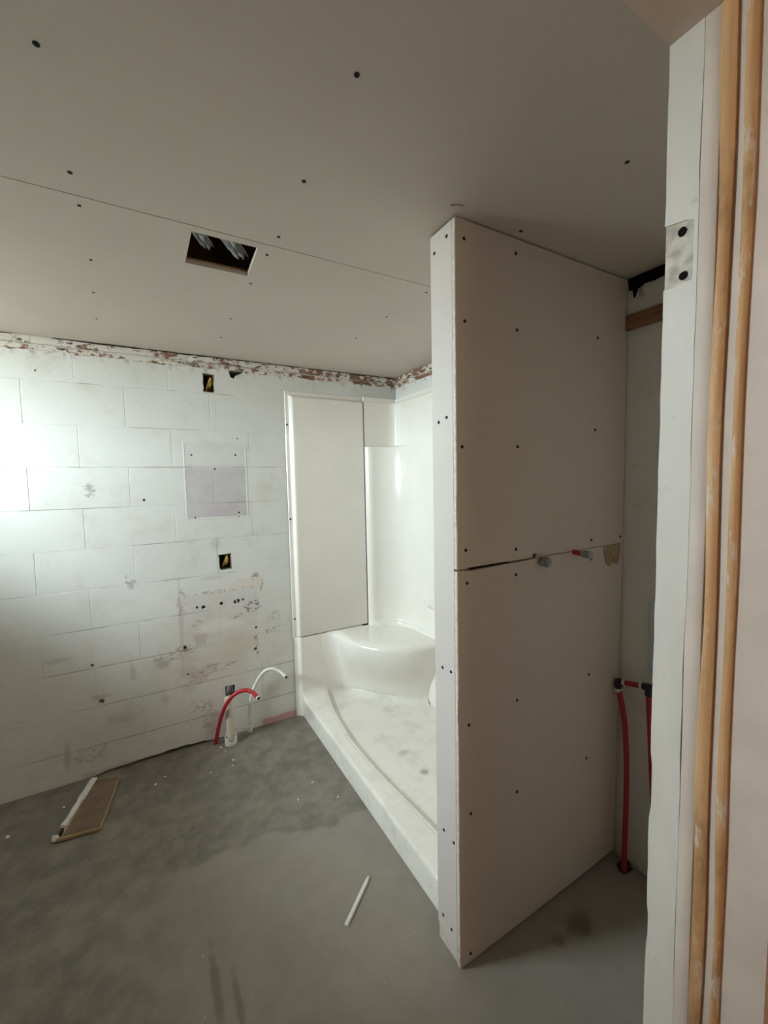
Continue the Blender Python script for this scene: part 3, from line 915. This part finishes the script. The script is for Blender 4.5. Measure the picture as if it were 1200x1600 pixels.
# base: pan with threshold
XI = [(1.0,.90),(1.21,.888),(1.385,.876),(1.565,.858),(1.75,.850),(1.92,.850),(2.15,.872),(2.30,.898),(2.40,.922),(2.46,.935)]
def xin(y):
    for (a, va), (b, vb) in zip(XI, XI[1:]):
        if y <= b:
            return va+(vb-va)*(y-a)/(b-a)
    return XI[-1][1]
def pan_vf():
    ys = [SY0 + (SA-.07-SY0)*i/70 for i in range(71)] + [SA-.055,SA-.042,SA-.032,SA-.022,SA-.014,SA-.007,SA-.002,SA]
    offs = [-.010,-.006,-.003,0,.003,.006,.010,.015,.022,.03,.045,.07,.11,.16,.22,.28,.35,.42,.49,.56,.62,.70]
    rows = []
    for y in ys:
        xi = xin(y)
        row = [(SX+.014,y,0),(SX,y,0.002),(SX,y,ZT-.016),(SX+.001,y,ZT-.009),(SX+.004,y,ZT-.004),(SX+.009,y,ZT-.001),(SX+.016,y,ZT)]
        cove = 0
        e = SA-y
        if e < .055: cove = (.055-math.sqrt(max(0, .055**2-(.055-e)**2)))
        row = [(a, b, c+cove*sstep(.05,.115,c)) for a, b, c in row]
        for k in (.35, .6, .8): row.append((SX+.016+(xi-.012-SX-.016)*k, y, ZT+cove))
        for o in offs:
            x = min(xi+o, SB)
            z = ZT - .0035*math.exp(-(o/.004)**2) - .026*sstep(.002,.035,o) - .022*max(0,o-.03)/.5
            row.append((x, y, z+cove))
        rows.append(row)
    return grid_vf(rows)
base = spart('shower_base', pan_vf(), smooth=60)
# lower side wall of the base and its front return, back wall of the base
def lowside():
    xs = [.742,.757,.762,.766,.769,.773,.779,.79,.9,1.0,1.1,1.2]
    zs = [.0,.05,.12,.2,.3,.4,ZS-.010,ZS-.006,ZS-.003,ZS-.001]
    rows = []
    for z in zs:
        row = []
        for x in xs:
            d = .004+.0235*sstep(.757,.781,x)
            if z > ZS-.007: d -= .004*sstep(ZS-.007,ZS-.001,z)
            row.append((x, YA-.0035-d, z))
        rows.append(row)
    return grid_vf(rows)
lw = spart('base_side_wall', lowside())
spart('base_back_wall', box_vf(SB, SB+.01, SY0, SA, .03, ZS))
# moulded corner seat
Fp = [(.900,SA),(.960,2.432),(.994,2.395),(1.006,2.30),(1.028,2.205),(1.078,2.118),(1.150,2.030),(1.255,1.960),(1.36,1.935),(SB,1.928)]
Bp = [(.985,SA),(1.045,2.433),(1.085,2.405),(1.115,2.372),(1.155,2.322),(1.205,2.267),(1.265,2.205),(1.34,2.142),(1.41,2.095),(SB,2.07)]
NS = 40
Fr = resample(catmull([(a,b,0) for a, b in Fp], 8), NS); Br = resample(catmull([(a,b,0) for a, b in Bp], 8), NS)
K = Vector((SB, SA, 0))
rows = []
for s, z in ((.0,ZS-.012),(.25,ZS-.010),(.55,ZS-.004),(.80,ZS),(.88,ZS),(.92,ZS-.0015),(.955,ZS-.006),(.98,ZS-.013),(.995,ZS-.023),(1.0,ZS-.036)):
    rows.append([tuple(K+(p-K)*s+Vector((0,0,z))) for p in Fr])
def pz(p):
    o = p.x-xin(p.y); return ZT-.026-.022*max(0,o-.03)/.5
for k in range(1, 9):
    t = k/8; tt = t*.92
    rows.append([tuple(a.lerp(b, sstep(0,1,tt)*.94)+Vector((0,0,(ZS-.036)*(1-t)+(.125)*t))) for a, b in zip(Fr, Br)])
for fl, dz in ((.0,.032),(.012,.014),(.03,.004),(.055,-.001)):
    rr = []
    for i, b in enumerate(Br):
        t = (Br[min(i+1,NS-1)]-Br[max(i-1,0)]).normalized(); nn = Vector((t.y,-t.x,0))
        if nn.dot(Vector((-1,-1,0))) < 0: nn = -nn
        q = b+nn*fl
        q.x = min(q.x, SB); q.y = min(q.y, SA)
        rr.append((q.x, q.y, pz(q)+dz))
    rows.append(rr)
spart('corner_seat', grid_vf(rows), smooth=70)
# dark sealant lines at the panel joints
spart('joint_line', box_vf(1.2455,1.2478,SA-.001,SA+.02,ZS,ZP), M['seam'])
spart('joint_line', box_vf(.785,1.0,SA-.0006,SA+.01,ZS-.0015,ZS+.0008), M['seam'])

# ================================================================== PLUMBING
def unp(u, v, ax, val):
    """where the sight line of a photo position meets a plane (survey of the photograph)"""
    d = fw + rt2*((u-600)/F_PX) + up2*((800-v)/F_PX)
    o = Vector((0,0,CAM_H)); k = (val-o[ax])/d[ax]
    return o+d*k
def pipe_thing(name, path, r, mat, label, cat, group=None, mouth=None, n=12):
    b = Vector(path[0]); e = empty(name, b); tag(e, label, cat, group)
    P = catmull(path, 8)
    t = (P[-1]-P[-2]).normalized()
    tb = mesh('tube', *tube_vf(P, r, n, (True, False)), mat=mat, parent=e, base=b, smooth=50)
    ce = mesh('cut_end', *ring_vf(P[-1]-t*.006, t, r*.74, r*1.14, .009, 14), mat=mouth or mat, parent=tb, base=b, smooth=40)
    mesh('dark_plug', *tube_vf([P[-1]-t*.02, P[-1]-t*.001], r*.74, 12), mat=M['dark'], parent=tb, base=b)  # dark plug stands in for the shade inside the tube end
    return e
# red supply tube
ys = [2.432,2.410,2.362,2.345,2.330,2.300,2.22]
px = [(337,1163),(343,1130),(352,1104),(364,1087),(380,1079),(393,1081),(404,1091)]
pts = [unp(a, b, 1, y) for (a, b), y in zip(px, ys)]; pts[0].z = 0
pts.insert(0, Vector((pts[0].x-.004, pts[0].y+.002, -.03)))
red1 = pipe_thing('water_pipe', pts[1:], .0108, M['red'], 'red water tube curving out of the floor by the block wall', 'pipe', mouth=M['pexwhite'])
ys = [2.452,2.45,2.445,2.44,2.43,2.41,2.375,2.29]
px = [(391,1143),(390.5,1115),(393,1088),(401,1066),(412,1050),(424,1045),(437,1049),(447,1058)]
pts = [unp(a, b, 1, y) for (a, b), y in zip(px, ys)]; pts[0].z = 0
wht = pipe_thing('water_pipe', pts, .0098, M['pexwhite'], 'white water tube curving out of the floor near the shower', 'pipe')
mesh('floor_sleeve', *ring_vf((pts[0].x, pts[0].y, 0), (0,0,1), .009, .014, .035, 14), mat=M['pexwhite'], parent=wht, base=tuple(pts[0]), smooth=40)
# drain stub
dx, dy = .342, 2.395
dt = unp(357, 1091, 1, dy)
db = Vector((dx, dy, 0)); dp = empty('drain_pipe', db); tag(dp, 'cream plastic drain stub standing in front of the block wall', 'pipe')
mesh('tube', *tube_vf([(dx,dy,.0),(dx,dy+.004,.12),(dt.x,dy+.012,dt.z)], .0215, 18), mat=M['pvc'], parent=dp, base=db, smooth=50)
# broken collar
V, Fc = [], []
n = 22
for i in range(n):
    a = 2*math.pi*i/n; hgt = .040+.010*mnoise.noise(Vector((math.cos(a)*2, math.sin(a)*2, 1)))
    if -2.2 < math.atan2(math.sin(a), math.cos(a)) < -1.1: hgt = .018
    for (r_, z_) in ((.033,0.0),(.033,hgt),(.026,hgt),(.026,.001)):
        V.append((dx+r_*math.cos(a), dy+r_*math.sin(a), z_))
for i in range(n):
    j = (i+1) % n
    for s in range(3): Fc.append((i*4+s, j*4+s, j*4+s+1, i*4+s+1))
mesh('broken_collar', V, Fc, M['white'], dp, base=db, smooth=35)
# rag stuffed in the hole above
def lump(c, rx, ry, rz, seed, n=12, m=8, amp=.25):
    rows = []
    for i in range(m+1):
        th = math.pi*(.02+.96*i/m); row = []
        for k in range(n+1):
            ph = 2*math.pi*(k % n)/n
            d = Vector((math.sin(th)*math.cos(ph), math.sin(th)*math.sin(ph), math.cos(th)))
            s = 1+amp*mnoise.noise(d*1.8+Vector((seed*3.1,0,0)))+amp*.5*mnoise.noise(d*4+Vector((0,seed,0)))
            row.append((c[0]+rx*s*d.x, c[1]+ry*s*d.y, c[2]+rz*s*d.z))
        rows.append(row)
    return grid_vf(rows)
rg = mesh('rag', *lump((.358,YA+.012,.268), .024,.022,.034,2), mat=M['rag'], base=(.358,YA,.24), smooth=60); rg.location = (.358,YA,.24)
tag(rg, 'grey rag stuffed into the wall hole above the drain stub', 'rag')
# outlet openings: box and cable
def outlet(cx, cz, w, h, label, seed):
    b = (cx, YA, cz-h/2); e = empty('outlet_box', b); tag(e, label, 'outlet box', 'bare outlet openings in the block wall')
    bs = mesh('box_shell', *prism(rect(cx-w/2,cx+w/2,cz-h/2,cz+h/2), [rect(cx-w/2+.003,cx+w/2-.003,cz-h/2+.003,cz+h/2-.003)], lambda u,v,d:(u,YA+d,v), .004, .060), mat=M['brass'], parent=e, base=b)
    box('box_back', cx-w/2, cx+w/2, YA+.058, YA+.062, cz-h/2, cz+h/2, M['dark'], bs, b)
    P = catmull([(cx-.008,YA+.055,cz-h*.35),(cx-.006,YA+.03,cz-h*.2),(cx+.003,YA+.018,cz+h*.05),(cx+.012,YA+.016,cz+h*.25),(cx+.014,YA+.035,cz+h*.36)], 6)
    mesh('cable', *tube_vf(P, .0075, 8), mat=M['cable_y'], parent=e, base=b, smooth=50)
    P = catmull([(cx+.012,YA+.055,cz-h*.3),(cx+.009,YA+.022,cz-h*.12),(cx+.016,YA+.022,cz+h*.12),(cx+.006,YA+.05,cz+h*.3)], 6)
    mesh('cable', *tube_vf(P, .006, 8), mat=M['cable_y'], parent=e, base=b, smooth=50)
def hole_box(l): return (min(p[0] for p in l), max(p[0] for p in l), min(p[1] for p in l), max(p[1] for p in l))
h1, h2 = hole_box(HOLES[0]), hole_box(HOLES[1])
outlet((h1[0]+h1[1])/2, (h1[2]+h1[3])/2, h1[1]-h1[0]-.006, h1[3]-h1[2]-.006, 'open outlet box with yellow cable high on the block wall', 1)
outlet((h2[0]+h2[1])/2, (h2[2]+h2[3])/2, h2[1]-h2[0]-.006, h2[3]-h2[2]-.006, 'open outlet box with yellow cable at basin height', 2)

# stubs out of the partition joint
b = Vector((1.225, PY, 1.196)); e = empty('pipe_stub', b); tag(e, 'red tube stub with grey fitting poking out of the plasterboard joint', 'pipe')
mesh('tube', *tube_vf([(1.225,PY+.03,1.199),(1.226,PY-.030,1.197)], .0085, 12), mat=M['red'], parent=e, base=b, smooth=50)
ft = mesh('fitting', *tube_vf([(1.226,PY-.028,1.197),(1.227,PY-.034,1.1965),(1.227,PY-.0345,1.1965),(1.228,PY-.060,1.196)], [.010,.010,.0125,.0125], 8), mat=M['grey'], parent=e, base=b)
mesh('fitting_ear', *tube_vf([(1.238,PY-.050,1.190),(1.243,PY-.054,1.178)], .005, 8), mat=M['brass'], parent=ft, base=b)
b = Vector((1.068, PY, 1.186)); e = empty('pipe_stub', b); tag(e, 'short capped grey stub at the middle of the plasterboard joint', 'pipe')
mesh('tube', *tube_vf([(1.068,PY+.02,1.188),(1.068,PY-.014,1.187)], .011, 12), mat=M['brass'], parent=e, base=b, smooth=50)
cp = mesh('cap', *tube_vf([(1.068,PY-.012,1.187),(1.068,PY-.026,1.186),(1.068,PY-.031,1.186)], [.017,.017,.012], 8), mat=M['grey'], parent=e, base=b)
mesh('cap_lug', *box_vf(1.042,1.056,PY-.024,PY-.014,1.183,1.190), mat=M['grey'], parent=cp, base=b)

# alcove pipes
def unx(u, v, x): return unp(u, v, 0, x)
A = unx(966, 1065, XB-.045); B = unx(1014, 1074, XB-.06)
b = unx(975, 1336, XB-.055); b.z = 0
e = empty('supply_pipe', b); tag(e, 'red supply tube rising in the alcove corner to a black elbow', 'pipe')
m1 = unx(976, 1130, XB-.045); m2 = unx(979, 1220, XB-.045)
mesh('tube', *tube_vf(catmull([b, Vector((m2.x,m2.y,m2.z)), m1, A+Vector((0,0,-.018))], 8), .0095, 12), mat=M['red'], parent=e, base=b, smooth=50)
mesh('elbow', *tube_vf(catmull([A+Vector((0,.0,-.024)), A, A+Vector((-.002,-.02,0))], 6), .0125, 10), mat=M['black'], parent=e, base=b, smooth=50)
mesh('clamp_ring', *ring_vf(A+Vector((0,0,-.036)), (0,0,1), .0098, .0122, .012, 14), mat=M['pexwhite'], parent=e, base=b, smooth=40)
dirv = (B-A).normalized()
mesh('crossover_tube', *tube_vf([A+dirv*.018, B-dirv*.016], .0092, 12), mat=M['red'], parent=e, base=b, smooth=50)
mesh('clamp_ring', *ring_vf(A+dirv*.022, dirv, .0095, .0120, .010, 14), mat=M['pexwhite'], parent=e, base=b, smooth=40)
mesh('clamp_ring', *ring_vf(B-dirv*.030, dirv, .0095, .0120, .010, 14), mat=M['pexwhite'], parent=e, base=b, smooth=40)
mesh('tee', *tube_vf([B-dirv*.02, B+dirv*.025], .0125, 10), mat=M['black'], parent=e, base=b, smooth=50)
mesh('tee', *tube_vf([B, B+Vector((0,0,-.03))], .0122, 10), mat=M['black'], parent=e, base=b, smooth=50)
mesh('tube', *tube_vf(catmull([B+Vector((0,0,-.02)), B+Vector((.004,-.012,-.25)), B+Vector((0,-.03,-.5)), Vector((B.x,B.y-.04,0))], 8), .0095, 12), mat=M['red'], parent=e, base=b, smooth=50)
mesh('dark_corner_lump', *lump((b.x+.015,b.y+.005,.006), .026,.022,.014,6,amp=.4), mat=M['cavity'], parent=e, base=b, smooth=40)  # small dark lump at the tube foot in the corner

# ================================================================== DEBRIS
# offcut of wallboard lying paper side up
oc = Vector((-.30, 2.24, 0)); of = empty('wallboard_offcut', oc); tag(of, 'brown paper-backed wallboard offcut with torn white edge on the floor', 'offcut')
q = [(-.395,2.072),(-.238,2.052),(-.185,2.38),(-.300,2.405)]
outl = wob(q, .002, 4, .03)
tilt = lambda u, v: .004 + .05*max(0,(v-2.06))*.35
bd = mesh('board', *prism(outl, [], lambda u, v, d: (u, v, tilt(u,v)+d), 0, .011), mat=M['kraft_l'], parent=of, base=oc)
inn = wob([(-.372,2.079),(-.242,2.058),(-.190,2.374),(-.283,2.396)], .0015, 6, .03)
mesh('paper_back', *prism(inn, [], lambda u, v, d: (u, v, tilt(u,v)+.011+d), 0, .0012), mat=M['kraft'], parent=bd, base=oc)
st = []
for i in range(15):
    t = i/14; x = -.378+(.083)*t; y = 2.13+.275*t
    w = .010+.005*mnoise.noise(Vector((t*9,0,0))) + (.004 if t > .55 else 0)
    hh = .026+.006*mnoise.noise(Vector((t*7,3,0)))
    zb = tilt(x,y)
    st.append([(x-w,y,zb),(x-w,y,zb+hh*.8),(x-w*.3,y,zb+hh),(x+w,y,zb+hh*.8),(x+w,y,zb+.01)])
V, Fc = grid_vf(st); Fc += [(0,1,2,3,4), tuple(14*5+k for k in (4,3,2,1,0))]
mesh('torn_edge', V, Fc, M['white'], bd, base=oc)
mesh('crumbled_corner', *lump((-.398,2.085,.014), .014,.012,.013,3,amp=.4), mat=M['white'], parent=of, base=oc, smooth=30)
mesh('torn_gap', *lump((-.380,2.108,.013), .008,.028,.012,8,amp=.3), mat=M['cavity'], parent=of, base=oc, smooth=30)
# broken white strip
a, b2 = Vector((.492,1.176,0)), Vector((.633,1.288,0)); d = (b2-a).normalized(); sd = Vector((-d.y,d.x,0))
rows = []
for i in range(9):
    t = i/8; p = a.lerp(b2, t); w = .0062 if i < 8 else .004
    wv = .0008*mnoise.noise(Vector((t*6,1,0)))
    rows.append([tuple(p+sd*(-w+wv)), tuple(p+sd*(-w+wv)+Vector((0,0,.006))), tuple(p+sd*(-w*.6+wv)+Vector((0,0,.0075))), tuple(p+sd*(w*.6+wv)+Vector((0,0,.0075))), tuple(p+sd*(w+wv)+Vector((0,0,.006))), tuple(p+sd*(w+wv))])
V, Fc = grid_vf(rows); Fc += [(0,1,2,3,4,5), tuple(8*6+k for k in (5,4,3,2,1,0))]
o = mesh('broken_strip', V, Fc, M['white'], base=tuple(a)); o.location = a
tag(o, 'narrow broken white strip lying alone on the concrete floor', 'strip')
# plaster crumbs
cr = [(12,1309,.010,'largest white plaster crumb, at the far left of the concrete floor'),
      (243,1226,.006,'white plaster crumb on the floor right of the brown offcut'),
      (258,1214,.005,'small pale crumb close to the wall foot, between offcut and red tube'),
      (365,1188,.007,'brightest white crumb in front of the cream drain stub'),
      (364,1196,.005,'smaller white crumb just nearer than the brightest one before the drain stub'),
      (345,1168,.005,'white crumb on the floor between the red tube and drain stub'),
      (330,1208,.0045,'lone tiny crumb on the floor in front of the red tube'),
      (528,1246,.006,'white plaster crumb near the middle of the shower threshold'),
      (488,1223,.005,'small white crumb on the floor off the far part of the shower threshold'),
      (352,1174,.004,'tiniest white crumb at the foot of the drain stub collar'),
      (466,1250,.005,'small white crumb alone on the bare floor left of the shower threshold'),
      (100,1262,.007,'white plaster crumb on the floor at the left side of the brown offcut')]
for i, (u, v, s, lab) in enumerate(cr):
    p = unp(u, v, 2, 0)
    o = mesh('plaster_crumb', *lump((0,0,s*.35), s*random.uniform(.8,1.5), s*random.uniform(.7,1.1), s*.45, i+1, 8, 5, .4), mat=M['white'])
    o.location = (p.x, p.y, 0); o.rotation_euler = (0,0,random.uniform(0,3))
    tag(o, lab, 'crumb', 'plaster crumbs on the floor')
